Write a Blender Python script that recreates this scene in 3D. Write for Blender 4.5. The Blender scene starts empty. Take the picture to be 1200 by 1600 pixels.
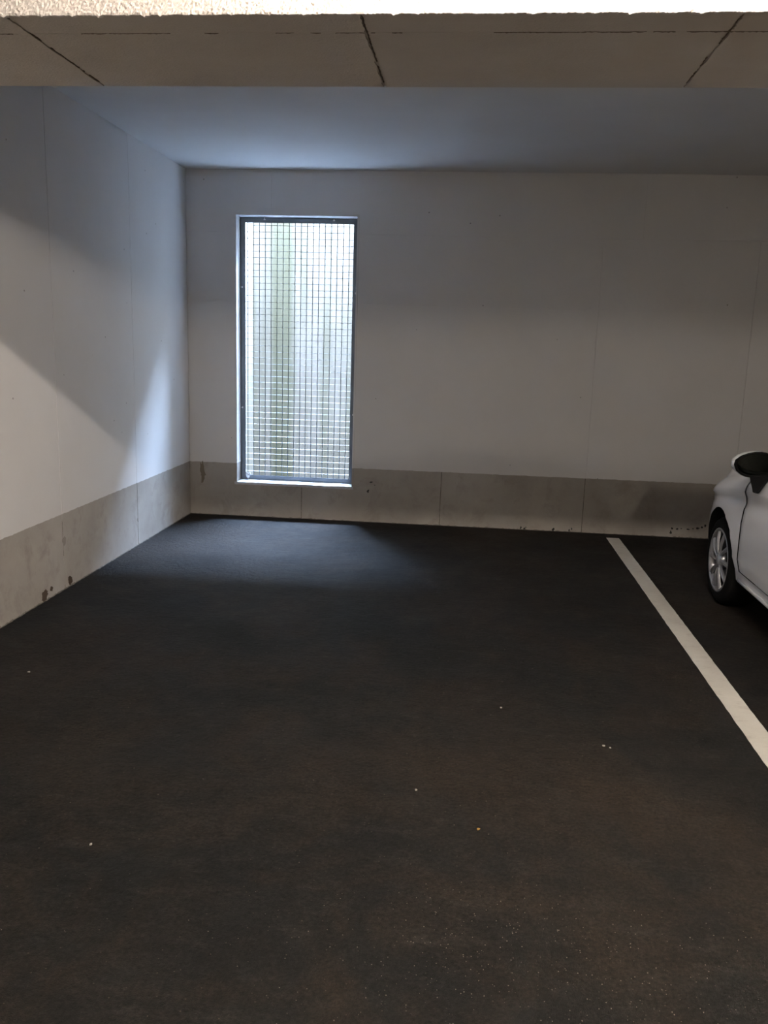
import bpy, bmesh, math, random
from mathutils import Vector, Matrix

scene = bpy.context.scene
COL = scene.collection
R = math.radians
rnd = random.Random(7)

# ------------------------------------------------------------------ camera
def make_camera():
    pitch, yaw, roll, f = R(11.334), R(-5.370), R(1.725), 1327.18
    fwd = Vector((math.sin(yaw) * math.cos(pitch), math.cos(yaw) * math.cos(pitch), -math.sin(pitch)))
    right = Vector((math.cos(yaw), -math.sin(yaw), 0))
    up = right.cross(fwd)
    r2 = right * math.cos(roll) + up * math.sin(roll)
    u2 = -right * math.sin(roll) + up * math.cos(roll)
    cam = bpy.data.cameras.new('camera')
    cam.sensor_fit = 'VERTICAL'
    cam.sensor_height = 36.0
    cam.lens = f / 1600 * 36.0
    cam.clip_start = 0.05
    o = bpy.data.objects.new('camera', cam)
    m = Matrix((r2, u2, -fwd)).transposed().to_4x4()
    m.translation = Vector((2.4922, -7.4694, 1.6033))
    o.matrix_world = m
    COL.objects.link(o)
    scene.camera = o
make_camera()

# ------------------------------------------------------------------ sky, exposure
SKY = 275.0
TUBE = 300.0
world = bpy.data.worlds.new('overcast_sky')
scene.world = world
world.use_nodes = True
bg = world.node_tree.nodes['Background']
bg.inputs[0].default_value = (0.47, 0.66, 1.0, 1)
bg.inputs[1].default_value = SKY
scene.view_settings.view_transform = 'Standard'
scene.view_settings.look = 'None'
scene.view_settings.gamma = 1.0
scene.view_settings.use_curve_mapping = False
scene.view_settings.exposure = 1.4
scene.cycles.max_bounces = 16
scene.cycles.diffuse_bounces = 8

# the sky opening above the light shaft (sampling portal only: gives off no light of its own)
SX0, SX1, SY0, SY1, SZT = -0.42, 3.45, 2.50, 4.00, 6.55
pl = bpy.data.lights.new('court_sky_portal_offscreen', 'AREA')
pl.shape = 'RECTANGLE'
pl.size, pl.size_y = SX1 - SX0, SY1 - SY0
pl.cycles.is_portal = True
po = bpy.data.objects.new('court_sky_portal_offscreen', pl)
po.location = ((SX0 + SX1) / 2, (SY0 + SY1) / 2, SZT)
COL.objects.link(po)

# ------------------------------------------------------------------ helpers
def tag(o, label=None, cat=None, group=None, kind=None):
    if label: o['label'] = label
    if cat: o['category'] = cat
    if group: o['group'] = group
    if kind: o['kind'] = kind
    return o

def empty(name, loc=(0, 0, 0)):
    o = bpy.data.objects.new(name, None)
    o.location = loc
    o.empty_display_size = 0.1
    COL.objects.link(o)
    return o

def link(name, mesh, mat=None, parent=None, loc=None):
    o = bpy.data.objects.new(name, mesh)
    if mat is not None and not mesh.materials:
        mesh.materials.append(mat)
    COL.objects.link(o)
    if parent: o.parent = parent
    if loc: o.location = loc
    return o

def bm_obj(name, bm, mat=None, parent=None, loc=None, smooth=False):
    me = bpy.data.meshes.new(name)
    bm.normal_update()
    bm.to_mesh(me)
    bm.free()
    if smooth:
        for p in me.polygons: p.use_smooth = True
    return link(name, me, mat, parent, loc)

def box(bm, x0, x1, y0, y1, z0, z1):
    vs = [bm.verts.new(c) for c in ((x0, y0, z0), (x1, y0, z0), (x1, y1, z0), (x0, y1, z0),
                                    (x0, y0, z1), (x1, y0, z1), (x1, y1, z1), (x0, y1, z1))]
    for f in ((3, 2, 1, 0), (4, 5, 6, 7), (0, 1, 5, 4), (1, 2, 6, 5), (2, 3, 7, 6), (3, 0, 4, 7)):
        bm.faces.new([vs[i] for i in f])
    return vs

def boxes(name, L, mat, parent=None, bevel=0.0, loc=None):
    bm = bmesh.new()
    for b in L: box(bm, *b)
    if bevel:
        bmesh.ops.bevel(bm, geom=list(bm.edges), offset=bevel, segments=2, affect='EDGES', profile=0.7)
    return bm_obj(name, bm, mat, parent, loc)

def tube(bm, pts, r, n=8, cap=True):
    rings = []
    for i, p in enumerate(pts):
        p = Vector(p)
        a = Vector(pts[max(i - 1, 0)]); b = Vector(pts[min(i + 1, len(pts) - 1)])
        d = (b - a).normalized()
        s = d.cross(Vector((0, 0, 1)) if abs(d.z) < .9 else Vector((1, 0, 0))).normalized()
        t = d.cross(s)
        rr = r[i] if isinstance(r, (list, tuple)) else r
        rings.append([bm.verts.new(p + rr * (math.cos(2 * math.pi * k / n) * s + math.sin(2 * math.pi * k / n) * t)) for k in range(n)])
    for A, B in zip(rings, rings[1:]):
        for k in range(n):
            bm.faces.new((A[k], A[(k + 1) % n], B[(k + 1) % n], B[k]))
    if cap:
        bm.faces.new(rings[0][::-1]); bm.faces.new(rings[-1])
    return rings

def lathe_x(bm, prof, n=48, x0=0.0):
    """profile of (x, r) turned about the X axis"""
    rings = []
    for x, r in prof:
        rings.append([bm.verts.new((x0 + x, r * math.cos(2 * math.pi * k / n), r * math.sin(2 * math.pi * k / n))) for k in range(n)])
    for A, B in zip(rings, rings[1:]):
        for k in range(n):
            bm.faces.new((A[k], A[(k + 1) % n], B[(k + 1) % n], B[k]))
    return rings

# ------------------------------------------------------------------ materials
class NT:
    def __init__(self, name):
        self.m = bpy.data.materials.new(name)
        self.m.use_nodes = True
        self.t = self.m.node_tree
        self.b = self.t.nodes['Principled BSDF']
        self._pos = None
    def n(self, kind, **kw):
        nd = self.t.nodes.new(kind)
        for k, v in kw.items(): setattr(nd, k, v)
        return nd
    def l(self, a, b): self.t.links.new(a, b)
    def pos(self):
        if self._pos is None: self._pos = self.n('ShaderNodeNewGeometry').outputs['Position']
        return self._pos
    def noise(self, scale, detail=6, rough=.6, vec=None, stretch=None, distort=0):
        nd = self.n('ShaderNodeTexNoise')
        nd.inputs['Scale'].default_value = scale
        nd.inputs['Detail'].default_value = detail
        nd.inputs['Roughness'].default_value = rough
        nd.inputs['Distortion'].default_value = distort
        v = vec or self.pos()
        if stretch:
            mp = self.n('ShaderNodeMapping'); mp.inputs['Scale'].default_value = stretch
            self.l(v, mp.inputs[0]); v = mp.outputs[0]
        self.l(v, nd.inputs['Vector'])
        return nd.outputs['Fac']
    def vor(self, scale, feature='F1', rand=1.0):
        nd = self.n('ShaderNodeTexVoronoi', feature=feature)
        nd.inputs['Scale'].default_value = scale
        nd.inputs['Randomness'].default_value = rand
        self.l(self.pos(), nd.inputs['Vector'])
        return nd
    def ramp(self, fac, stops):
        nd = self.n('ShaderNodeValToRGB')
        e = nd.color_ramp.elements
        while len(e) < len(stops): e.new(.5)
        for el, (p, c) in zip(e, stops):
            el.position = p
            el.color = (c, c, c, 1) if isinstance(c, (int, float)) else (*c, 1)
        self.l(fac, nd.inputs[0])
        return nd.outputs[0]
    def mix(self, fac, a, b, mode='MIX'):
        nd = self.n('ShaderNodeMix', data_type='RGBA', blend_type=mode)
        for sock, v in ((nd.inputs[0], fac), (nd.inputs[6], a), (nd.inputs[7], b)):
            if isinstance(v, bpy.types.NodeSocket): self.l(v, sock)
            elif isinstance(v, (tuple, list)): sock.default_value = (*v, 1)
            else: sock.default_value = v
        return nd.outputs[2]
    def math(self, op, a, b=0.0, clamp=False):
        nd = self.n('ShaderNodeMath', operation=op, use_clamp=clamp)
        for sock, v in ((nd.inputs[0], a), (nd.inputs[1], b)):
            if isinstance(v, bpy.types.NodeSocket): self.l(v, sock)
            else: sock.default_value = v
        return nd.outputs[0]
    def xyz(self):
        nd = self.n('ShaderNodeSeparateXYZ'); self.l(self.pos(), nd.inputs[0]); return nd.outputs
    def bump(self, h, strength, dist=.01):
        nd = self.n('ShaderNodeBump')
        nd.inputs['Strength'].default_value = strength
        nd.inputs['Distance'].default_value = dist
        self.l(h, nd.inputs['Height'])
        self.l(nd.outputs[0], self.b.inputs['Normal'])
    def set(self, color=None, rough=None, metal=None, spec=None, coat=None):
        for key, v in (('Base Color', color), ('Roughness', rough), ('Metallic', metal), ('Specular IOR Level', spec), ('Coat Weight', coat)):
            if v is None: continue
            if isinstance(v, bpy.types.NodeSocket): self.l(v, self.b.inputs[key])
            elif isinstance(v, (tuple, list)): self.b.inputs[key].default_value = (*v, 1)
            else: self.b.inputs[key].default_value = v
        return self.m

M = {}
def plain(name, color, rough=.5, metal=0.0, spec=.5, coat=0.0):
    t = NT(name)
    n1 = t.noise(30, 4)
    c = t.mix(t.math('MULTIPLY', n1, .22), color, tuple(x * .8 for x in color))
    M[name] = t.set(c, rough, metal, spec, coat)
    return M[name]

PAINT_Z = 0.484
def make_wall_mat():
    t = NT('wall_paint_and_concrete')
    z = t.xyz()[2]
    # bare concrete below
    c = t.ramp(t.noise(1.3, 8, .65), [(.30, (.285, .253, .218)), (.52, (.37, .338, .298)), (.75, (.44, .41, .37))])
    blot = t.ramp(t.noise(5, 6, .7, distort=.4), [(.52, 0.0), (.72, .55)])
    c = t.mix(blot, c, (.225, .193, .162))
    drip = t.ramp(t.noise(2.2, 5, .6, stretch=(3, 3, .35)), [(.55, 0.0), (.75, .35)])
    c = t.mix(drip, c, (.36, .34, .31))
    spots = t.ramp(t.vor(28).outputs['Distance'], [(.0, .55), (.07, 0.0)])
    c = t.mix(spots, c, (.10, .085, .07))
    # white emulsion above
    w = t.ramp(t.noise(.9, 5, .6), [(.3, (.655, .638, .615)), (.7, (.715, .70, .68))])
    speck = t.ramp(t.vor(5.5).outputs['Distance'], [(.0, .75), (.022, .75), (.038, 0.0)])
    w = t.mix(speck, w, (.16, .14, .12))
    scuff = t.ramp(t.noise(7, 6, .7), [(.66, 0.0), (.8, .25)])
    w = t.mix(scuff, w, (.55, .52, .48))
    edge = t.math('MULTIPLY', t.math('SUBTRACT', t.noise(18, 3), .5), .012)
    f = t.math('MULTIPLY', t.math('SUBTRACT', t.math('ADD', z, edge), PAINT_Z), 400.0, True)
    t.bump(t.math('ADD', t.noise(90, 4), t.math('MULTIPLY', t.noise(6, 3), 2.0)), .12, .004)
    M['wall'] = t.set(t.mix(f, c, w), .85, spec=.25)
make_wall_mat()

def make_ceiling_mat():
    t = NT('ceiling_paint')
    c = t.ramp(t.noise(.8, 6, .6), [(.3, (.60, .585, .56)), (.7, (.67, .655, .63))])
    t.bump(t.noise(60, 4), .1, .004)
    M['ceiling'] = t.set(c, .9, spec=.2)
make_ceiling_mat()

def make_beam_mat():
    t = NT('beam_concrete')
    c = t.ramp(t.noise(1.6, 8, .65), [(.3, (.52, .455, .375)), (.7, (.62, .555, .475))])
    stain = t.ramp(t.noise(.9, 5, .6), [(.48, 0.0), (.68, .6)])
    c = t.mix(stain, c, (.53, .44, .33))
    pores = t.ramp(t.vor(45).outputs['Distance'], [(.0, .5), (.08, 0.0)])
    c = t.mix(pores, c, (.24, .20, .16))
    t.bump(t.math('ADD', t.noise(120, 5), t.noise(22, 4)), .35, .006)
    M['beam'] = t.set(c, .9, spec=.2)
    t = NT('beam_plaster')
    c = t.ramp(t.noise(5, 6, .6), [(.3, (.66, .60, .54)), (.7, (.74, .69, .63))])
    t.bump(t.noise(60, 6, .7), .6, .01)
    M['plaster'] = t.set(c, .9, spec=.2)
make_beam_mat()

def make_asphalt():
    t = NT('asphalt')
    big = t.noise(.55, 5, .6, distort=.6)
    c = t.ramp(big, [(.34, (.0070, .0070, .0068)), (.5, (.0115, .0102, .0090)), (.64, (.0200, .0145, .0105))])
    mid = t.ramp(t.noise(2.4, 6, .65, distort=.8), [(.46, 0.0), (.66, .75)])
    c = t.mix(mid, c, (.0225, .0160, .0115))
    scr = t.ramp(t.noise(3.2, 8, .75, stretch=(1.0, 3.5, 1)), [(.54, 0.0), (.72, .8)])
    c = t.mix(scr, c, (.028, .0245, .021))
    grain = t.ramp(t.noise(320, 3, .6), [(.3, .72), (.7, 1.3)])
    c = t.mix(1.0, c, grain, 'MULTIPLY')
    g2 = t.ramp(t.noise(75, 5, .75), [(.34, .30), (.66, 1.60)])
    g3 = t.ramp(t.noise(14, 7, .75, distort=.5), [(.34, .62), (.66, 1.40)])
    c = t.mix(1.0, c, g3, 'MULTIPLY')
    c = t.mix(1.0, c, g2, 'MULTIPLY')
    sp = t.vor(70)
    spk = t.ramp(sp.outputs['Distance'], [(.0, .7), (.10, .5), (.16, 0.0)])
    pick = t.n('ShaderNodeSeparateColor'); t.l(sp.outputs['Color'], pick.inputs[0])
    worn = t.ramp(t.noise(.8, 4, .6), [(.45, .84), (.62, .955)])
    on = t.math('GREATER_THAN', pick.outputs[0], worn)
    c = t.mix(t.math('MULTIPLY', spk, on), c, (.13, .105, .08))
    t.bump(t.math('ADD', t.noise(260, 4, .7), t.math('MULTIPLY', t.noise(30, 5, .6), 2.2)), .75, .008)
    rg = t.ramp(t.noise(1.7, 6, .65), [(.3, .62), (.7, .76)])
    M['asphalt'] = t.set(c, rg, spec=.15)
make_asphalt()

def make_line_mat():
    t = NT('worn_line_paint')
    c = t.ramp(t.noise(3.2, 7, .65), [(.3, (.48, .455, .40)), (.7, (.60, .58, .515))])
    dirt = t.ramp(t.noise(9, 7, .7, stretch=(1, 2.5, 1)), [(.55, 0.0), (.78, .65)])
    c = t.mix(dirt, c, (.26, .22, .18))
    t.bump(t.noise(260, 4), .4, .004)
    M['line'] = t.set(c, .75, spec=.3)
make_line_mat()

def make_shaft_mat():
    t = NT('shaft_concrete')
    c = t.ramp(t.noise(2.0, 7, .65), [(.3, (.138, .116, .093)), (.7, (.185, .160, .131))])
    st = t.ramp(t.noise(2.6, 6, .6, stretch=(2.4, 2.4, .10)), [(.42, 0.0), (.62, .75)])
    c = t.mix(st, c, (.102, .091, .059))
    # broad run of algae down the middle of the wall
    x = t.math('ADD', t.xyz()[0], t.math('MULTIPLY', t.math('SUBTRACT', t.noise(1.5, 4), .5), .12))
    d = t.math('ABSOLUTE', t.math('SUBTRACT', x, -.03), 0)
    band = t.math('MULTIPLY', t.math('SUBTRACT', .19, d), 11.0, True)
    c = t.mix(t.math('MULTIPLY', band, .8), c, (.073, .067, .037))
    holes = t.ramp(t.vor(9).outputs['Distance'], [(.0, .8), (.05, .5), (.08, 0.0)])
    c = t.mix(holes, c, (.05, .046, .036))
    t.bump(t.noise(50, 5), .4, .006)
    M['shaft'] = t.set(c, .9, spec=.2)
make_shaft_mat()

plain('court_soil', (.022, .020, .015), .95, spec=.05)
plain('galvanised', (.20, .22, .245), .45, .6)
plain('rod_steel', (.10, .11, .12), .5, .5)  # darker than the frame: shade on the uprights put into the colour
plain('galvanised_bar', (.50, .52, .54), .5, .25)  # paler steel: light on the bar tops put into the colour
plain('white_sill', (.50, .505, .515), .7)
plain('clip_metal', (.75, .76, .78), .3, .7)
plain('joint_dirt', (.19, .15, .11), .95, spec=.05)
plain('joint_grime', (.13, .112, .092), .95, spec=.05)
plain('tar', (.012, .011, .010), .6)
plain('broken_brown', (.085, .062, .046), .95, spec=.1)
plain('rust', (.20, .165, .125), .9, spec=.1)
plain('mortar', (.30, .275, .24), .9, spec=.1)
plain('crumb_edge', (.16, .145, .125), .95, spec=.1)
plain('stone', (.45, .42, .37), .85)
plain('grit', (.22, .19, .155), .9)
plain('leaf', (.45, .24, .05), .8)
plain('lamp_white', (.78, .78, .76), .4)
plain('car_paint', (.80, .81, .835), .30, 0, .5, .9)
plain('black_plastic', (.005, .005, .005), .6, spec=.04)
plain('dark_liner', (.008, .008, .008), .9, spec=.1)
plain('rubber', (.007, .007, .007), .85, spec=.08)
plain('wheel_silver', (.34, .345, .36), .28, .5)
plain('wheel_dark', (.03, .03, .032), .6)
plain('seat_cloth', (.03, .03, .034), .9, spec=.1)
plain('tail_red', (.35, .012, .012), .2)
plain('sill_trim', (.55, .56, .57), .35, .1)

def glass_mat(name, tint, gloss):
    t = NT(name)
    t.t.nodes.remove(t.b)
    tr = t.n('ShaderNodeBsdfTransparent'); tr.inputs[0].default_value = (*tint, 1)
    gl = t.n('ShaderNodeBsdfGlossy'); gl.inputs['Roughness'].default_value = .02
    gl.inputs[0].default_value = (*gloss, 1)
    fr = t.n('ShaderNodeFresnel'); fr.inputs[0].default_value = 1.5
    mx = t.n('ShaderNodeMixShader')
    t.l(fr.outputs[0], mx.inputs[0]); t.l(tr.outputs[0], mx.inputs[1]); t.l(gl.outputs[0], mx.inputs[2])
    t.l(mx.outputs[0], t.t.nodes['Material Output'].inputs[0])
    M[name] = t.m
glass_mat('car_glass', (.32, .36, .35), (1, 1, 1))
def mirror_mat():
    t = NT('mirror_glass'); M['mirror'] = t.set((.16, .18, .165), .03, 1.0)
mirror_mat()
def lamp_lens():
    t = NT('headlight_lens'); M['headlight'] = t.set((.55, .57, .60), .08, .3, .8, 1.0)
lamp_lens()
def emit_mat(key, name, power):
    t = NT(name)
    t.t.nodes.remove(t.b)
    e = t.n('ShaderNodeEmission')
    e.inputs[0].default_value = (1.0, .885, .785, 1)
    e.inputs[1].default_value = power
    t.l(e.outputs[0], t.t.nodes['Material Output'].inputs[0])
    M[key] = t.m
emit_mat('tube', 'fluorescent_tube', TUBE)

# ------------------------------------------------------------------ room shell
XR, YF, H = 13.0, -11.6, 3.0
WT = 0.30
WL, WR, WB, WTOP = 0.43, 1.50, 0.298, 2.642         # window opening in the back wall
G = 0.0026                                           # half a panel joint
CORE = 0.0060                                        # depth of the joints

def struct(name, L, mat):
    o = boxes(name, L, mat)
    return tag(o, kind='structure')

floor = struct('floor', [(-.3, XR + .3, YF - .3, 0.30, -.25, 0)], M['asphalt'])
ceiling = struct('ceiling', [(-.3, XR + .3, YF - .3, WT, H, H + .3)], M['ceiling'])

def cut(rect, hole):
    """pieces of a rectangle left over when a hole is taken out"""
    a0, a1, b0, b1 = rect; h0, h1, g0, g1 = hole
    if a1 <= h0 or a0 >= h1 or b1 <= g0 or b0 >= g1: return [rect]
    out = []
    if a0 < h0: out.append((a0, h0, b0, b1))
    if a1 > h1: out.append((h1, a1, b0, b1))
    m0, m1 = max(a0, h0), min(a1, h1)
    if b0 < g0: out.append((m0, m1, b0, g0))
    if b1 > g1: out.append((m0, m1, g1, b1))
    return out

# back wall: core with the window opening, faced with the cast panels
hole = (WL, WR, WB, WTOP)
wall_back = struct('wall_back', [(a, b, CORE, WT, c, d) for a, b, c, d in cut((-.3, XR + .3, 0, H), hole)], M['wall'])
def panel_rows(joints_by_row, z_by_row, ext):
    for (z0, z1), joints in zip(z_by_row, joints_by_row):
        js = [ext[0]] + list(joints) + [ext[1]]
        for a, b in zip(js, js[1:]):
            yield (a + G, b - G, z0 + (G if z0 > 0 else 0), z1 - (G if z1 < H else 0))
JB = [1.035 + 1.2555 * k for k in range(10)]
JB = [j for j in JB if j < XR - .2]
JT = [.75, 1.98, 2.61] + [3.86 + 1.25 * k for k in range(7)]
ROWS = [(0, 1.916), (1.916, 2.49), (2.49, H)]
for k, p in enumerate(panel_rows([JB, JB, JT], ROWS, (0, XR))):
    proud = rnd.uniform(-.0005, .0005)
    L = [(a, b, proud, CORE + .01, c, d) for a, b, c, d in cut(p, hole)]
    if L: boxes('concrete_panel', L, M['wall'], wall_back)

wall_left = struct('wall_left', [(-.3, -CORE, YF - .3, CORE, 0, H)], M['wall'])
JL = [1.257 + 1.2255 * k for k in range(11)]
JL = [j for j in JL if j < -YF - .2]
for p in panel_rows([JL], [(0, H)], (0, -YF)):
    proud = rnd.uniform(-.0005, .0005)
    boxes('concrete_panel', [(-CORE - .01, proud, -p[1], -p[0], p[2], p[3])], M['wall'], wall_left)

wall_right = struct('wall_right', [(XR, XR + .3, YF - .3, CORE, 0, H)], M['wall'])
wall_front = struct('wall_front', [(0, XR, YF - .3, YF, 0, H)], M['wall'])

# downstand beam across the ceiling
BZ, BY0, BY1 = 2.465, -4.992, -4.323
beam = struct('ceiling_beam', [(0, XR, BY0 + .012, BY1, BZ + .004, H)], M['beam'])
JS = [.151 + 1.002 * k for k in range(13)]
JS = [0] + [j for j in JS if j < XR - .1] + [XR]
def soffit_panel(x0, x1, y0, y1):
    bm = bmesh.new()
    n = 14
    jag = lambda: rnd.uniform(0, .006)
    lo, hi = [], []
    for i in range(n + 1):
        t = i / n
        y = y0 + (y1 - y0) * t
        lo.append((x0 + .002 + jag(), y)); hi.append((x1 - .002 - jag(), y))
    bot = [bm.verts.new((x, y, BZ + rnd.uniform(0, .0004))) for x, y in lo + hi[::-1]]
    top = [bm.verts.new((x, y, BZ + .012)) for x, y in lo + hi[::-1]]
    bm.faces.new(bot[::-1]); bm.faces.new(top)
    for i in range(len(bot)):
        j = (i + 1) % len(bot)
        bm.faces.new((bot[i], bot[j], top[j], top[i]))
    bmesh.ops.recalc_face_normals(bm, faces=bm.faces)
    bm_obj('soffit_panel', bm, M['beam'], beam)
for a, b in zip(JS, JS[1:]):
    soffit_panel(a, b, BY0 + .146, BY1)
    soffit_panel(a, b, BY0 + .004, BY0 + .144)
# rough plaster on the lane side of the beam, with a ragged lower edge
def plaster_face():
    bm = bmesh.new()
    x0, x1, nx, nz, zone = 0.0, 5.0, 1000, 14, .07
    V = []
    drop = 0.0
    for i in range(nx + 1):
        x = x0 + (x1 - x0) * i / nx
        drop = .5 * drop + .5 * (rnd.uniform(-.002, .003) + (rnd.uniform(.003, .012) if rnd.random() < .05 else 0))
        col = []
        for j in range(nz + 1):
            t = j / nz
            z = BZ - drop * (1 - t) + zone * t
            y = BY0 + rnd.uniform(-.002, .002) - (.0015 if j else 0) + (rnd.uniform(0, .005) if rnd.random() < .12 else 0)
            if j == nz: y = BY0
            col.append(bm.verts.new((x + rnd.uniform(-.0012, .0012), y, z)))
        back = bm.verts.new((x, BY0 + .02, BZ - drop * .3 + .001))
        V.append([back] + col)
    for A, B in zip(V, V[1:]):
        for j in range(nz + 1):
            bm.faces.new((A[j], B[j], B[j + 1], A[j + 1]))
    box(bm, x0, x1, BY0, BY0 + .02, BZ + zone, H)
    box(bm, x1, XR, BY0, BY0 + .02, BZ, H)
    bmesh.ops.recalc_face_normals(bm, faces=bm.faces)
    return bm_obj('plaster_coat', bm, M['plaster'], beam)
plaster_face()

# ragged dirt caught in the joints
def seam(p0, p1, side, nrm, parent, mat, step=.006, w=.0035, skip=0.0, proud=.0012):
    """thin ragged bead from p0 to p1, width along side, standing proud along nrm"""
    p0, p1, side, nrm = Vector(p0), Vector(p1), Vector(side), Vector(nrm)
    n = max(4, int((p1 - p0).length / step))
    bm = bmesh.new()
    prev, on, off = None, True, 0.0
    for i in range(n + 1):
        if rnd.random() < .12: on = rnd.random() >= skip
        off = .7 * off + rnd.uniform(-.0012, .0012)
        hw = w / 2 * rnd.uniform(.4, 1.5)
        p = p0.lerp(p1, i / n) + side * off
        cur = [bm.verts.new(p - side * hw - nrm * .003), bm.verts.new(p + nrm * proud * rnd.uniform(.3, 1.2)), bm.verts.new(p + side * hw - nrm * .003)]
        if prev and on:
            bm.faces.new((prev[0], prev[1], cur[1], cur[0])); bm.faces.new((prev[1], prev[2], cur[2], cur[1]))
        prev = cur
    bmesh.ops.delete(bm, geom=[v for v in bm.verts if not v.link_faces], context='VERTS')
    bm_obj('joint_seam', bm, mat, parent)
for x in JS[1:-1]:
    if .5 < x < 5:
        seam((x, BY0 + .004, BZ), (x, BY1 - .05, BZ), (1, 0, 0), (0, 0, -1), beam, M['joint_dirt'], w=.0045, skip=.2)
seam((0, BY0 + .145, BZ), (5, BY0 + .145, BZ), (0, 1, 0), (0, 0, -1), beam, M['joint_dirt'], w=.007, skip=.45, proud=.0022)
for x in JB[:5]:
    seam((x, 0, .004), (x, 0, (.29 if x < 1.1 else .483)), (1, 0, 0), (0, -1, 0), wall_back, M['joint_grime'], w=.006, skip=.05, proud=.0006)
for y in JL[:2]:
    seam((0, -y, .004), (0, -y, .483), (0, 1, 0), (1, 0, 0), wall_left, M['joint_grime'], w=(.008 if y < 2 else .003), skip=(.05 if y < 2 else .5), proud=.0006)

# ------------------------------------------------------------------ window: lining and sill
win = tag(empty('window_1', ((WL + WR) / 2, 0, WB)), kind='structure')
ox, oz = win.location.x, win.location.z
def wpart(name, L, mat, bevel=.0015):
    return boxes(name, [(a - ox, b - ox, c, d, e - oz, f - oz) for a, b, c, d, e, f in L], mat, win, bevel)
def wallmat_obj(o): return o
LIP = .016
wpart('jamb', [(WL - .002, WL + .010, -.004, WT, WB, WTOP), (WL - .006, WL + .010, -.006, .004, WB, WTOP + .006)], M['wall'])
wpart('jamb', [(WR - .010, WR + .002, -.004, WT, WB, WTOP), (WR - .010, WR + .006, -.006, .004, WB, WTOP + .006)], M['wall'])
wpart('lintel_lining', [(WL, WR, -.004, WT, WTOP - .010, WTOP + .002), (WL, WR, -.006, .004, WTOP - .010, WTOP + .006)], M['wall'])
def sill():
    bm = bmesh.new()
    n = 60
    rows = []
    for i in range(n + 1):
        x = WL - .012 + (WR - WL + .016) * i / n - ox
        zz = .020 + rnd.uniform(-.0015, .0015)
        yy = -.012 + rnd.uniform(-.003, .003)
        prof = [(.0, -.004), (yy, -.003 + rnd.uniform(-.003, .002)), (yy, zz - .002), (.12, zz + .004), (WT, zz + .008), (WT, -.004)]
        rows.append([bm.verts.new((x, y, z)) for y, z in prof])
    for A, B in zip(rows, rows[1:]):
        for k in range(6):
            bm.faces.new((A[k], A[(k + 1) % 6], B[(k + 1) % 6], B[k]))
    bm.faces.new(rows[0]); bm.faces.new(rows[-1])
    bmesh.ops.recalc_face_normals(bm, faces=bm.faces)
    bm_obj('window_sill', bm, M['white_sill'], win)
sill()

# ------------------------------------------------------------------ light shaft behind the window
shaft_t = .2
struct('wall_shaft_back', [(SX0 - shaft_t, SX1 + shaft_t, SY1, SY1 + shaft_t, -1.2, SZT)], M['shaft'])
struct('wall_shaft_left', [(SX0 - shaft_t, SX0, WT, SY1, -1.2, SZT)], M['shaft'])
struct('wall_shaft_right', [(SX1, SX1 + shaft_t, WT, SY1, -1.2, SZT)], M['shaft'])
struct('wall_shaft_front', [(SX0 - shaft_t, SX1 + shaft_t, 0, WT, H + .28, SZT - .25), (SX0 - shaft_t, -.29, .01, WT, -1.2, H + .28), (SX0 - shaft_t, SX1 + shaft_t, .05, WT, -1.2, -.22)], M['shaft'])
struct('ceiling_court', [(SX0 - shaft_t, SX1 + shaft_t, 0, SY0, SZT - .25, SZT)], M['shaft'])  # added unseen slab: blocks steep sky light to shape the floor patch
struct('floor_shaft', [(SX0, SX1, WT, SY1, -1.2, -.8)], M['court_soil'])

# ------------------------------------------------------------------ steel grating in the window
gr = tag(empty('steel_grating', ((WL + WR) / 2, .13, WB + .02)),
         'galvanised steel grating in a flat frame, filling the tall window opening', 'grating')
gx, gy, gz = gr.location
GX0, GX1, GZ0, GZ1 = .4415, 1.4875, .318, 2.631
FW = .044
def gpart(name, L, mat, parent=gr, bevel=0):
    return boxes(name, [(a - gx, b - gx, c - gy, d - gy, e - gz, f - gz) for a, b, c, d, e, f in L], mat, parent, bevel)
gpart('frame_side', [(GX0, GX0 + FW, .130, .134, GZ0, GZ1), (GX0, GX0 + .004, .130, .172, GZ0, GZ1)], M['galvanised'])
gpart('frame_side', [(GX1 - FW, GX1, .130, .134, GZ0, GZ1), (GX1 - .004, GX1, .130, .172, GZ0, GZ1)], M['galvanised'])
gpart('frame_top', [(GX0 + FW, GX1 - FW, .130, .134, GZ1 - FW, GZ1), (GX0 + .004, GX1 - .004, .130, .172, GZ1 - .004, GZ1)], M['galvanised'])
gpart('frame_bottom', [(GX0 + FW, GX1 - FW, .130, .134, GZ0, GZ0 + FW), (GX0 + .004, GX1 - .004, .130, .172, GZ0, GZ0 + .004)], M['galvanised'])
bm = bmesh.new(); tube(bm, [(0, 0, GZ0 + .004 - gz), (0, 0, GZ1 - .004 - gz)], .0032, 8)
me = bpy.data.meshes.new('upright_rod'); bm.to_mesh(me); bm.free()
for k in range(18):
    link('upright_rod', me, M['rod_steel'], gr, (.5055 + .0530 * k - gx, .1375 - gy, 0))
bm = bmesh.new(); box(bm, GX0 + .004 - gx, GX1 - .004 - gx, -.006, .006, -.0014, .0014)
me = bpy.data.meshes.new('cross_bar'); bm.to_mesh(me); bm.free()
for k in range(41):
    link('cross_bar', me, M['galvanised_bar'], gr, (0, .144 - gy, 2.566 - .0542 * k - gz))
def clip(x, z, dx, dz):
    bm = bmesh.new()
    box(bm, -.004 - abs(dz) * .004, .004 + abs(dz) * .004, -.010, .0, -.004 - abs(dx) * .004, .004 + abs(dx) * .004)
    tube(bm, [(0, -.006, 0), (dx * .014, -.008, dz * .014), (dx * .03, -.002, dz * .03)], .003, 6)
    bm_obj('clip', bm, M['clip_metal'], gr, (x - gx, .130 - gy, z - gz))
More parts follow.
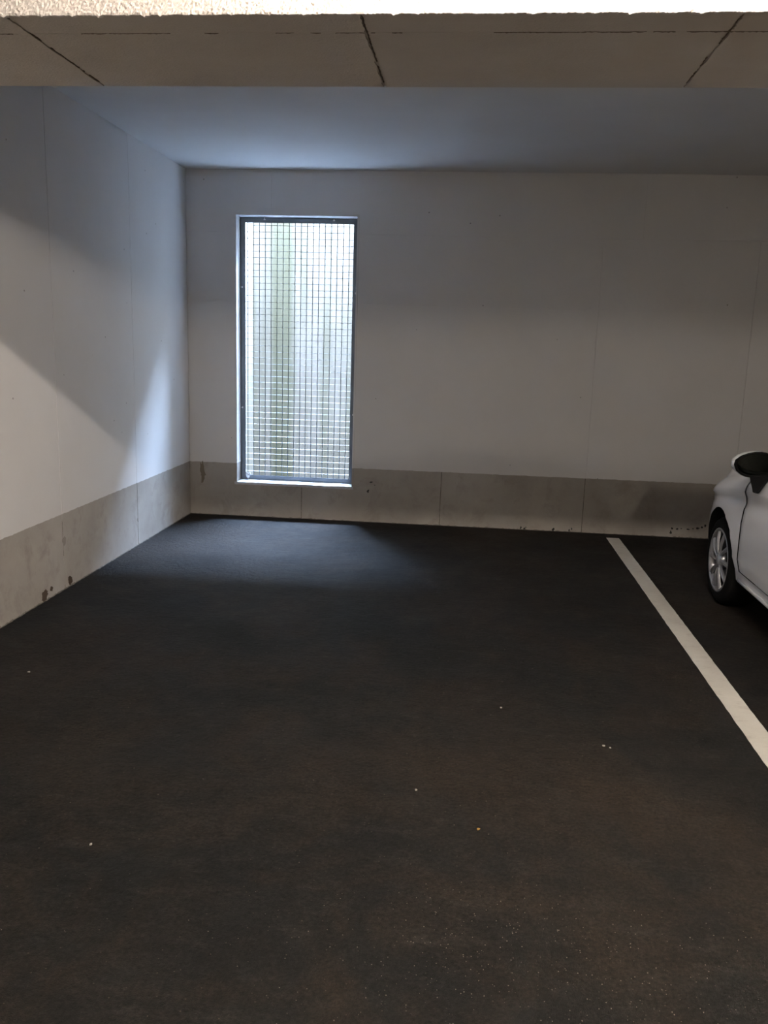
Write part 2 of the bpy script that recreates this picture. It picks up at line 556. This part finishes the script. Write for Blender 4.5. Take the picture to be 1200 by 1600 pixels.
for z in (2.04, .98):
    clip(GX0 + .018, z, -1, 0); clip(GX1 - .018, z - .03, 1, 0)
for x in (.66, 1.27):
    clip(x, GZ1 - .018, 0, 1)
bm = bmesh.new()
for i in range(9):
    a = 2 * math.pi * i / 9
    tube(bm, [(0, 0, -.02), (.012 * math.cos(a), .008 * math.sin(a), .005), (.02 * math.cos(a), .01 * math.sin(a), .03 + .012 * rnd.random())], [.007, .008, .003], 5)
tag(bm_obj('wire_tuft', bm, M['clip_metal'], None, (.512, .112, .352)), 'small crumpled grey tuft on the sill in the lower corner of the grating', 'debris')

# ------------------------------------------------------------------ marks on the walls
def blob(name, w, h, mat, parent, loc, axis, n=14, th=.0015, rough=.35):
    """irregular thin spatter; axis 'y' lies on the back wall, 'x' on the left wall, 'z' on the floor"""
    bm = bmesh.new()
    rim = []
    for i in range(n):
        a = 2 * math.pi * i / n
        k = 1 + rnd.uniform(-rough, rough)
        rim.append((w / 2 * math.cos(a) * k, h / 2 * math.sin(a) * k))
    def P(u, v, d):
        return {'y': (u, -d, v), 'x': (d, -u, v), 'z': (u, v, d)}[axis]
    ring = [bm.verts.new(P(u, v, -.0005)) for u, v in rim]
    top = [bm.verts.new(P(u * .8, v * .8, th)) for u, v in rim]
    for i in range(n):
        bm.faces.new((ring[i], ring[(i + 1) % n], top[(i + 1) % n], top[i]))
    bm.faces.new(top)
    bmesh.ops.recalc_face_normals(bm, faces=bm.faces)
    return bm_obj(name, bm, mat, parent, loc)
for x, z, w, h in ((4.314, .041, .018, .03), (4.322, .078, .016, .02), (4.366, .075, .02, .014), (4.40, .080, .012, .010), (4.458, .076, .028, .014),
                   (4.50, .084, .014, .012), (4.538, .089, .03, .018), (4.575, .10, .02, .02), (4.60, .115, .02, .026),
                   (3.015, .018, .014, .028), (3.045, .010, .02, .022), (3.06, .024, .01, .012), (3.30, .016, .02, .03), (3.44, .016, .012, .026), (3.46, .030, .012, .018),
                   (1.667, .366, .028, .016), (1.640, .284, .020, .030), (1.70, .34, .008, .008)):
    blob('tar_spot', w, h, M['tar'], wall_back, (x, -.0006, z), 'y')
blob('rust_stain', .05, .17, M['rust'], wall_back, (.118, -.0006, .395), 'y', n=22, th=.0005, rough=.42)
blob('filler_streak', .009, .19, M['mortar'], wall_back, (2.294, -.0012, .385), 'y', th=.003, rough=.15)
for y, z, w, h in ((-2.747, .034, .075, .075), (-2.66, .052, .04, .03), (-2.41, .034, .055, .06), (-2.43, .05, .02, .03)):
    blob('broken_patch', w, h, M['broken_brown'], wall_left, (.0006, y, z), 'x', n=26, th=.001, rough=.26)
blob('filler_patch', .05, .06, M['mortar'], wall_left, (.0006, -2.47, .31), 'x', rough=.3)
blob('filler_patch', .03, .04, M['mortar'], wall_left, (.0006, -1.257, .20), 'x', rough=.3)

# crumbling edge of the screed where floor and walls meet
def edge_strip(name, p0, p1, nrm, parent, n):
    bm = bmesh.new()
    p0, p1, nrm = Vector(p0), Vector(p1), Vector(nrm)
    rows = []
    for i in range(n + 1):
        p = p0.lerp(p1, i / n)
        w = .001 + abs(rnd.gauss(0, .0035)); h = .0005 + abs(rnd.gauss(0, .0035))
        rows.append([bm.verts.new(p), bm.verts.new(p + nrm * w), bm.verts.new(p + nrm * w * .4 + Vector((0, 0, h))), bm.verts.new(p + Vector((0, 0, h + .002)))])
    for A, B in zip(rows, rows[1:]):
        for k in range(3):
            bm.faces.new((A[k], A[k + 1], B[k + 1], B[k]))
    bmesh.ops.recalc_face_normals(bm, faces=bm.faces)
    bm_obj(name, bm, M['crumb_edge'], parent)
edge_strip('mortar_edge', (0, -.002, 0), (0, -5.0, 0), (1, 0, 0), wall_left, 420)
edge_strip('mortar_edge', (.002, 0, 0), (6.0, 0, 0), (0, -1, 0), wall_back, 420)

# ------------------------------------------------------------------ painted bay line
def bay_line(x0, x1, y0, y1, label):
    bm = bmesh.new()
    n = 130
    rows = []
    for i in range(n + 1):
        y = y0 + (y1 - y0) * i / n
        a, b = rnd.uniform(-.0015, .0015), rnd.uniform(-.0015, .0015)
        rows.append([bm.verts.new(c) for c in ((x0 + a, y, 0), (x0 + a + .002, y, .0025), (x1 + b - .002, y, .0025), (x1 + b, y, 0))])
    for A, B in zip(rows, rows[1:]):
        for k in range(3):
            bm.faces.new((A[k], A[k + 1], B[k + 1], B[k]))
    bm.faces.new(rows[0]); bm.faces.new(rows[-1])
    bmesh.ops.recalc_face_normals(bm, faces=bm.faces)
    tag(bm_obj('parking_line', bm, M['line']), label, 'line')
bay_line(3.739, 3.848, -.166, -5.2, 'long worn white line painted on the dark floor beside the white car')

# ------------------------------------------------------------------ grit on the floor
def crumb(name, x, y, r, mat, label, cat, group=None):
    bm = bmesh.new()
    bmesh.ops.create_icosphere(bm, subdivisions=1, radius=r)
    for v in bm.verts:
        v.co *= rnd.uniform(.7, 1.2); v.co.z *= .6
    zmin = min(v.co.z for v in bm.verts)
    tag(bm_obj(name, bm, mat, None, (x, y, -zmin - .0005)), label, cat, group)
for x, y, r, where in ((1.363, -5.118, .006, 'alone on the bare dark floor in front of the bay'),
                       (2.709, -3.847, .006, 'in the middle of the empty bay'),
                       (3.116, -4.157, .006, 'beside a second chip near the painted line'),
                       (3.14, -4.17, .005, 'against a second chip, on its side towards the painted line'),
                       (.465, -3.817, .007, 'close to the foot of the plain side wall'),
                       (2.373, -4.625, .005, 'a hand away from the orange leaf scrap')):
    crumb('stone_chip', x, y, r, M['stone'], 'tiny pale stone chip ' + where, 'stone', 'loose stone chips on the floor')
crumb('leaf_scrap', 2.597, -4.851, .007, M['leaf'], 'tiny orange leaf scrap lying on the dark floor', 'leaf')
def grit():
    bm = bmesh.new()
    for k in range(900):
        if k < 620:
            x, y = rnd.gauss(2.75, .35), rnd.uniform(-5.9, -5.2) + rnd.gauss(0, .05)
        else:
            x, y = rnd.uniform(.4, 3.6), rnd.uniform(-5.9, -2.5)
        r = rnd.uniform(.0008, .0024)
        a = rnd.random() * 6.28
        pts = [(x + r * math.cos(a + i * 2.09), y + r * math.sin(a + i * 2.09), -.0003) for i in range(3)]
        vs = [bm.verts.new(p) for p in pts]
        t = bm.verts.new((x, y, r))
        bm.faces.new(vs[::-1])
        for i in range(3): bm.faces.new((vs[i], vs[(i + 1) % 3], t))
    tag(bm_obj('floor_grit', bm, M['grit']), 'fine pale grit scattered over the dark floor', 'grit', kind='stuff')
grit()

# ------------------------------------------------------------------ fluorescent ceiling lamps
def lamp(name, x, y, turn, label, L=1.5):
    """tube lamp screwed to the ceiling, outside the picture"""
    t = tag(empty(name + '_offscreen', (x, y, H)), label, 'lamp', 'fluorescent ceiling lamps')
    t.rotation_euler.z = turn
    boxes('housing', [(-L / 2 - .04, L / 2 + .04, -.03, .03, -.055, .001)], M['lamp_white'], t, .006)
    for s in (-1, 1):
        boxes('tube_holder', [(s * L / 2 - .012, s * L / 2 + .012, -.018, .018, -.115, -.05)], M['lamp_white'], t, .003)
    bm = bmesh.new(); tube(bm, [(-L / 2 + .01, 0, -.095), (L / 2 - .01, 0, -.095)], .013, 12)
    bm_obj(name + '_tube_offscreen', bm, M['tube'], t)
lamp('ceiling_lamp', 3.1, -5.91, 0, 'fluorescent tube lamp on the ceiling just in front of the beam')
lamp('lane_lamp', 4.9, -7.9, R(90), 'fluorescent tube lamp on the ceiling over the lane behind the car')
lamp('lane_end_lamp', 9.2, -8.6, R(90), 'fluorescent tube lamp on the ceiling at the far end of the lane')

# ------------------------------------------------------------------ the white car
CARX, CARF = 4.147 + .845, -1.14            # centre line and front bumper
def pchip(T):
    xs = [a for a, _ in T]; ys = [b for _, b in T]
    n = len(xs)
    h = [xs[i + 1] - xs[i] for i in range(n - 1)]
    d = [(ys[i + 1] - ys[i]) / h[i] for i in range(n - 1)]
    m = [d[0]] + [0 if d[i - 1] * d[i] <= 0 else 2 * d[i - 1] * d[i] / (d[i - 1] + d[i]) for i in range(1, n - 1)] + [d[-1]]
    def f(x):
        if x <= xs[0]: return ys[0]
        if x >= xs[-1]: return ys[-1]
        i = max(k for k in range(n - 1) if xs[k] <= x)
        t = (x - xs[i]) / h[i]
        return ((2 * t ** 3 - 3 * t ** 2 + 1) * ys[i] + (t ** 3 - 2 * t ** 2 + t) * h[i] * m[i]
                + (-2 * t ** 3 + 3 * t ** 2) * ys[i + 1] + (t ** 3 - t ** 2) * h[i] * m[i + 1])
    return f
f_w = pchip([(0, .42), (.06, .60), (.16, .71), (.35, .79), (.6, .835), (.9, .852), (1.3, .855), (2.5, .858), (3.2, .845), (3.6, .80), (3.82, .73), (3.92, .62), (3.95, .50)])
f_top = pchip([(0, .52), (.04, .66), (.14, .75), (.4, .86), (.8, .955), (1.02, 1.0), (1.4, 1.235), (1.75, 1.425), (2.2, 1.485), (2.8, 1.465), (3.3, 1.385), (3.5, 1.22), (3.68, 1.02), (3.82, .92), (3.92, .78), (3.95, .60)])
f_belt = pchip([(0, .46), (.05, .58), (.15, .665), (.35, .735), (.8, .835), (1.2, .905), (2.0, .955), (3.0, 1.01), (3.5, 1.0), (3.75, .90), (3.9, .75), (3.95, .55)])
f_sill = pchip([(0, .27), (.2, .205), (.5, .20), (1.2, .215), (3.0, .22), (3.6, .25), (3.95, .33)])
WHEELS = (.80, 3.29)
WZ, WRAD, ARCH = .281, .283, .345

def car_body():
    ubreaks = [0, .015, .04, .08, .12, .16, .22, .3, .38, .45, .55, .65, .75, .85, .95, 1.02, 1.1, 1.20, 1.27, 1.35, 1.45, 1.55, 1.65, 1.72, 1.8, 1.9, 2.0, 2.1, 2.2,
               2.27, 2.34, 2.45, 2.6, 2.8, 2.95, 3.1, 3.2, 3.3, 3.36, 3.42, 3.5, 3.58, 3.66, 3.74, 3.8, 3.86, 3.9, 3.93, 3.95]
    us = []
    for a, b in zip(ubreaks, ubreaks[1:]):
        k = 2
        us += [a + (b - a) * i / k for i in range(k)]
    us.append(ubreaks[-1])
    ids = ['body', 'hood', 'windscreen', 'roof', 'rear_window', 'tailgate', 'side_window_l', 'side_window_r', 'quarter_window_l', 'quarter_window_r',
           'door_l', 'door_r', 'headlight_l', 'headlight_r', 'tail_light_l', 'tail_light_r', 'liner', 'pillar']
    idx = {n: i for i, n in enumerate(ids)}
    def section(u):
        w, zt, zb, zu = f_w(u), f_top(u), f_belt(u), f_sill(u)
        z3 = zu + .10
        d = zt - zb
        S = [(0, zu), (.72 * w, zu), (.925 * w, zu + .004), (.962 * w, zu + .03), (.978 * w, z3)]
        for t, k in ((.12, .984), (.3, .992), (.5, .996), (.64, .988), (.70, .975), (.76, .980), (.82, .997), (.88, .988), (.94, .965), (1.0, .930)):
            bulge = 0.0
            z = z3 + (zb - z3) * t
            for wu in WHEELS:
                r = math.hypot(u - wu, z - WZ)
                bulge += .016 * math.exp(-((r - ARCH) / .09) ** 2) * (1 if u > .3 else u / .3)
            S.append((k * w + bulge, z))
        vb = .930 * w
        S.append((vb - .012 - .03 * d, zb + .05 * d + .008 * min(1, d * 5)))   # below the glass
        for t in (.35, .65, .84): S.append((vb - .02 - .36 * d * t - .08 * d * t * t, zb + d * t))
        S.append((vb - .03 - .44 * d, zb + .91 * d))                           # roof edge
        ve = S[-1][0]
        S += [(ve * .88, zb + .955 * d), (ve * .6, zb + .985 * d), (ve * .3, zb + .997 * d), (0, zt)]
        return S
    secs = [section(u) for u in us]
    nj = len(secs[0])
    JDOOR0, JBELT, JGL0, JGL1, JEDGE = 4, 14, 15, 18, 19
    bm = bmesh.new()
    def P(u, v, z):
        sw = .05 * max(0, .36 - z) / .15 * math.exp(-((u - 1.20) / .12) ** 2) + .05 * max(0, z - .60) * math.exp(-((u - 1.20) / .12) ** 2)
        return (CARX - v, CARF - (u + sw), z)        # v > 0 is the car's left side
    ringsL = [[bm.verts.new(P(u, v, z)) for v, z in S] for u, S in zip(us, secs)]
    ringsR = [[L[j] if j in (0, nj - 1) else bm.verts.new(P(u, -v, z)) for j, (v, z) in enumerate(S)] for u, S, L in zip(us, secs, ringsL)]
    def ident(u, j, side):
        s = '_l' if side > 0 else '_r'
        if j >= JEDGE:
            if .10 < u < 1.02: return 'hood'
            if 1.02 <= u < 1.72: return 'windscreen'
            if u < 1.02: return 'body'
            if u < 3.30: return 'roof'
            if u < 3.66: return 'rear_window'
            return 'tailgate' if u < 3.93 else 'body'
        if JGL0 <= j < JGL1:
            if 1.27 < u < 2.27: return 'side_window' + s
            if 2.27 <= u < 2.34: return 'pillar'
            if 2.34 < u < 3.2: return 'quarter_window' + s
        if JDOOR0 <= j < JBELT and 1.20 < u < 2.27: return 'door' + s
        if 10 <= j < JGL0 and .12 < u < .45: return 'headlight' + s
        if 9 <= j < JGL0 and 3.74 < u < 3.93: return 'tail_light' + s
        return 'body'
    for i in range(len(us) - 1):
        um = (us[i] + us[i + 1]) / 2
        for j in range(nj - 1):
            f = bm.faces.new((ringsL[i][j], ringsL[i][j + 1], ringsL[i + 1][j + 1], ringsL[i + 1][j])); f.material_index = idx[ident(um, j, 1)]
            f = bm.faces.new((ringsR[i][j], ringsR[i + 1][j], ringsR[i + 1][j + 1], ringsR[i][j + 1])); f.material_index = idx[ident(um, j, -1)]
    for k, rev in ((0, False), (-1, True)):
        loop = ringsL[k] + ringsR[k][1:-1][::-1]
        bm.faces.new(loop if rev else loop[::-1])
    bmesh.ops.recalc_face_normals(bm, faces=bm.faces)
    me = bpy.data.meshes.new('car_loft'); bm.to_mesh(me); bm.free()
    idmats = [bpy.data.materials.new('id_' + n) for n in ids]
    for m in idmats: me.materials.append(m)
    ob = bpy.data.objects.new('car_loft', me); COL.objects.link(ob)
    cutters = []
    for wu in WHEELS:
        for s in (1, -1):
            bm = bmesh.new()
            n = 72
            A = [bm.verts.new((CARX - s * .56, CARF - wu + ARCH * math.cos(2 * math.pi * k / n), WZ + ARCH * math.sin(2 * math.pi * k / n))) for k in range(n)]
            B = [bm.verts.new((CARX - s * 1.2, v.co.y, v.co.z)) for v in A]
            bm.faces.new(A); bm.faces.new(B[::-1])
            for k in range(n): bm.faces.new((A[k], B[k], B[(k + 1) % n], A[(k + 1) % n]))
            bmesh.ops.recalc_face_normals(bm, faces=bm.faces)
            cm = bpy.data.meshes.new('cutter'); bm.to_mesh(cm); bm.free()
            cm.materials.append(idmats[idx['liner']])
            co = bpy.data.objects.new('cutter', cm); COL.objects.link(co); cutters.append(co)
            md = ob.modifiers.new('well', 'BOOLEAN'); md.operation = 'DIFFERENCE'; md.solver = 'EXACT'; md.object = co
            md.material_mode = 'TRANSFER'
    dg = bpy.context.evaluated_depsgraph_get()
    res = bpy.data.meshes.new_from_object(ob.evaluated_get(dg))
    names = [m.name[3:] if m else 'body' for m in res.materials]
    for o in cutters + [ob]: bpy.data.objects.remove(o)
    return res, names

car = tag(empty('car', (CARX, CARF - 2, 0)), 'white three-door hatchback parked with its nose to the wall beside the painted line', 'car')
COFF = Vector((CARX, CARF - 2, 0))
def part_from(res, names, which, name, mat, groove=0.0, near=None):
    bm = bmesh.new(); bm.from_mesh(res)
    keep = {i for i, n in enumerate(names) if n in which}
    bmesh.ops.delete(bm, geom=[f for f in bm.faces if f.material_index not in keep or (near and not near(f.calc_center_median()))], context='FACES')
    bmesh.ops.dissolve_degenerate(bm, dist=1e-5, edges=bm.edges)
    bm.normal_update()
    if groove:
        bmesh.ops.inset_region(bm, faces=list(bm.faces), thickness=groove, depth=0, use_even_offset=True)
        bm.normal_update()
        bd = [v for v in bm.verts if any(e.is_boundary for e in v.link_edges)]
        nn = {v: v.normal.copy() for v in bd}
        for v in bd: v.co -= nn[v] * groove * 1.2
    for f in bm.faces: f.material_index = 0
    bmesh.ops.translate(bm, verts=bm.verts, vec=-COFF)
    o = bm_obj(name, bm, mat, car, smooth=True)
    o.data.materials.clear(); o.data.materials.append(mat)
    return o
def sharp(o, ang=40):
    me = o.data
    bm = bmesh.new(); bm.from_mesh(me)
    for e in bm.edges:
        if len(e.link_faces) == 2 and e.calc_face_angle(0) > R(ang): e.smooth = False
    bm.to_mesh(me); bm.free()
res, names = car_body()
PARTS = [(('body', 'pillar'), 'body_shell', 'car_paint', 0), (('hood',), 'hood', 'car_paint', .005), (('windscreen',), 'windscreen', 'car_glass', 0),
         (('roof',), 'roof_panel', 'car_paint', 0), (('rear_window',), 'rear_window', 'car_glass', 0), (('tailgate',), 'tailgate', 'car_paint', .005),
         (('side_window_l',), 'side_window', 'car_glass', 0), (('side_window_r',), 'side_window', 'car_glass', 0),
         (('quarter_window_l',), 'quarter_window', 'car_glass', 0), (('quarter_window_r',), 'quarter_window', 'car_glass', 0),
         (('door_l',), 'door', 'car_paint', .005), (('door_r',), 'door', 'car_paint', .005),
         (('headlight_l',), 'headlight', 'headlight', .003), (('headlight_r',), 'headlight', 'headlight', .003),
         (('tail_light_l',), 'tail_light', 'tail_red', .003), (('tail_light_r',), 'tail_light', 'tail_red', .003),
         ]
made = {}
for which, nm, mt, gv in PARTS:
    o = part_from(res, names, which, nm, M[mt], gv)
    sharp(o)
    made[which[0]] = o

for wu in WHEELS:
    for sd in (1, -1):
        def near(c, wu=wu, sd=sd): return (CARX - c.x) * sd > 0 and abs(CARF - wu - c.y) < .6
        part_from(res, names, ('liner',), 'wheel_well_liner', M['dark_liner'], near=near)

def cbox(name, x0, x1, u0, u1, z0, z1, mat, parent=car, bevel=.01):
    """box in car coordinates: x from the centre line (+ = car's left), u from the front"""
    return boxes(name, [(-x1, -x0, 2 - u1, 2 - u0, z0, z1)], mat, parent, bevel)
# door handles, sill trims, door mouldings
for s in (1, -1):
    x = s * .862
    o = made['door_l' if s > 0 else 'door_r']
    boxes('door_handle', [(-x - .022, -x + .022, 2 - 2.16, 2 - 1.98, .80, .828)], M['car_paint'], o, .008)
    bm = bmesh.new()
    tube(bm, [(-s * f_w(u) * .972, 2 - u, f_sill(u) + .045) for u in (1.22, 1.4, 1.8, 2.2, 2.6, 2.88)], .010, 8)
    bm_obj('sill_trim', bm, M['sill_trim'], car, smooth=True)
cbox('front_grille', -.42, .42, -.012, .06, .30, .47, M['black_plastic'])
cbox('number_plate_holder', -.26, .26, -.02, .05, .47, .56, M['black_plastic'], bevel=.004)
cbox('rear_bumper_insert', -.45, .45, 3.90, 3.962, .38, .50, M['black_plastic'])
for s in (1, -1):
    cbox('front_seat', min(s * .14, s * .62), max(s * .14, s * .62), 1.75, 2.25, .32, .55, M['seat_cloth'], bevel=.05)
    cbox('seat_back', min(s * .16, s * .60), max(s * .16, s * .60), 2.22, 2.38, .5, 1.08, M['seat_cloth'], bevel=.05)
    cbox('headrest', min(s * .26, s * .50), max(s * .26, s * .50), 2.28, 2.38, 1.11, 1.27, M['seat_cloth'], bevel=.03)
cbox('rear_bench', -.58, .58, 2.75, 3.2, .32, .58, M['seat_cloth'], bevel=.05)
cbox('rear_seat_back', -.58, .58, 3.1, 3.22, .55, 1.05, M['seat_cloth'], bevel=.05)
cbox('dashboard', -.66, .66, 1.12, 1.45, .55, .96, M['black_plastic'], bevel=.06)
bm = bmesh.new()
tube(bm, [(-.37 + .18 * math.cos(2 * math.pi * k / 28), 2 - 1.60 - .06 * math.sin(2 * math.pi * k / 28), .90 + .17 * math.sin(2 * math.pi * k / 28)) for k in range(29)], .014, 8)
tube(bm, [(-.55, 2 - 1.59, .90), (-.19, 2 - 1.59, .90)], .018, 6)
tube(bm, [(-.37, 2 - 1.59, .90), (-.37, 2 - 1.40, .82)], .03, 8)
bm_obj('steering_wheel', bm, M['black_plastic'], car, smooth=True)

# wheels: tyre with a ten-blade cover
def wheel_meshes():
    bm = bmesh.new()
    prof = [(.000, .200), (-.012, .208), (-.016, .225), (-.013, .250), (-.004, .268), (.014, .279), (.04, .283), (.15, .283), (.172, .277), (.185, .262), (.19, .22), (.17, .19), (.0, .19)]
    lathe_x(bm, prof, 72)
    # tread grooves
    tyre = bpy.data.meshes.new('tyre')
    bmesh.ops.recalc_face_normals(bm, faces=bm.faces)
    bm.to_mesh(tyre); bm.free()
    for p in tyre.polygons: p.use_smooth = True
    bm = bmesh.new()
    lathe_x(bm, [(-.004, .212), (-.013, .209), (-.015, .200), (-.010, .190), (.02, .182), (.03, .182)], 64)
    rim = bpy.data.meshes.new('rim_ring'); bm.to_mesh(rim); bm.free()
    for p in rim.polygons: p.use_smooth = True
    bm = bmesh.new()
    r = lathe_x(bm, [(.060, .195), (.055, .12), (.050, .03)], 40); bm.faces.new(r[-1])
    disc = bpy.data.meshes.new('brake_disc'); bm.to_mesh(disc); bm.free()
    bm = bmesh.new()
    r = lathe_x(bm, [(.02, .060), (-.004, .060), (-.010, .052), (-.012, .034), (-.017, .030), (-.019, .020)], 32); bm.faces.new(r[-1])
    hub = bpy.data.meshes.new('hub_cap'); bm.to_mesh(hub); bm.free()
    for p in hub.polygons: p.use_smooth = True
    # one blade, swept a little, ridge down the middle
    bm = bmesh.new()
    rows = []
    for i in range(9):
        t = i / 8
        rad = .045 + (.196 - .045) * t
        ang = .16 * math.sin(t * 1.5)
        hw = .0065 + .0115 * t ** 1.2
        xf = -.010 - .007 * math.sin(math.pi * t) + .004 * t
        prof = [(-hw, xf + .012), (-hw * .85, xf + .002), (-hw * .2, xf - .004), (hw * .35, xf - .003), (hw * .85, xf + .004), (hw, xf + .014)]
        row = []
        for c, x in prof:
            y, z = c, rad
            row.append(bm.verts.new((x, y * math.cos(ang) - z * math.sin(ang), y * math.sin(ang) + z * math.cos(ang))))
        rows.append(row)
    for A, B in zip(rows, rows[1:]):
        for k in range(5): bm.faces.new((A[k], A[k + 1], B[k + 1], B[k]))
    blade = bpy.data.meshes.new('spoke'); bm.to_mesh(blade); bm.free()
    for p in blade.polygons: p.use_smooth = True
    return tyre, rim, disc, hub, blade
WM = wheel_meshes()
for wu in WHEELS:
    for s in (1, -1):
        w = link('wheel', WM[0], M['rubber'], car, (-s * .825, 2 - wu, WRAD - .002))
        if s < 0: w.rotation_euler = (0, 0, math.pi)
        link('rim_ring', WM[1], M['wheel_silver'], w)
        link('brake_disc', WM[2], M['wheel_dark'], w)
        link('hub_cap', WM[3], M['wheel_silver'], w)
        for k in range(10):
            b = link('spoke', WM[4], M['wheel_silver'], w)
            b.rotation_euler = (2 * math.pi * k / 10 + .12, 0, 0)

# door mirrors
def mirror(s):
    yb = -2.68
    outline = [(3.964, 1.000), (3.969, 1.026), (3.995, 1.048), (4.03, 1.063), (4.066, 1.072), (4.099, 1.074), (4.125, 1.069), (4.150, 1.058), (4.168, 1.035),
               (4.172, 1.000), (4.165, .965), (4.148, .942), (4.100, .935), (4.05, .934), (4.03, .937), (4.003, .948), (3.978, .968)]
    cx, cz = 4.075, 1.003
    def to(x, y, z): return ((x - CARX) * (1 if s > 0 else -1), y - (CARF - 2), z)
    bm = bmesh.new()
    # white outer cap
    prof = [(0.0, 1.035), (.025, 1.06), (.06, 1.02), (.09, .88), (.11, .62), (.12, .30)]
    rings = [[bm.verts.new(to(cx + (x - cx) * k, yb + d, cz + (z - cz) * k)) for x, z in outline] for d, k in prof]
    n = len(outline)
    for A, B in zip(rings, rings[1:]):
        for i in range(n): bm.faces.new((A[i], A[(i + 1) % n], B[(i + 1) % n], B[i]))
    bm.faces.new(rings[-1])
    bmesh.ops.recalc_face_normals(bm, faces=bm.faces)
    root = bm_obj('door_mirror', bm, M['car_paint'], car, smooth=True)
    bm = bmesh.new()
    prof = [(.004, 1.036), (-.010, 1.01), (-.016, .97), (-.014, .90), (.0, .87), (.02, .86)]
    rings = [[bm.verts.new(to(cx + (x - cx) * k, yb + d, cz + (z - cz) * k)) for x, z in outline] for d, k in prof]
    for A, B in zip(rings, rings[1:]):
        for i in range(n): bm.faces.new((A[i], A[(i + 1) % n], B[(i + 1) % n], B[i]))
    bmesh.ops.recalc_face_normals(bm, faces=bm.faces)
    bm_obj('mirror_bezel', bm, M['black_plastic'], root, smooth=True)
    bm = bmesh.new()
    vs = [bm.verts.new(to(cx + (x - cx) * .88, yb + .012 + (x - cx) * -.18 - (z - cz) * .22, cz + (z - cz) * .88)) for x, z in outline]
    f = bm.faces.new(vs)
    bmesh.ops.recalc_face_normals(bm, faces=[f])
    o = bm_obj('mirror_glass', bm, M['mirror'], root)
    bm = bmesh.new()
    foot = [(4.046, .945), (4.136, .945), (4.136, .926), (4.128, .905), (4.096, .856), (4.084, .848), (4.074, .852), (4.066, .880)]
    back = [bm.verts.new(to(x, yb - .01, z)) for x, z in foot]
    front = [bm.verts.new(to(x + .055, yb + .10, z - .02)) for x, z in foot]
    bm.faces.new(back); bm.faces.new(front[::-1])
    for i in range(len(foot)): bm.faces.new((back[i], back[(i + 1) % len(foot)], front[(i + 1) % len(foot)], front[i]))
    bmesh.ops.recalc_face_normals(bm, faces=bm.faces)
    bm_obj('mirror_foot', bm, M['black_plastic'], root)
    # small indicator lens at the tip
    bm = bmesh.new()
    bmesh.ops.create_uvsphere(bm, u_segments=12, v_segments=8, radius=1)
    for v in bm.verts:
        v.co = Vector(to(3.962 + v.co.x * .008, yb + .028 + v.co.y * .022, .998 + v.co.z * .020))
    bm_obj('indicator_lens', bm, M['headlight'], root, smooth=True)
mirror(1); mirror(-1)
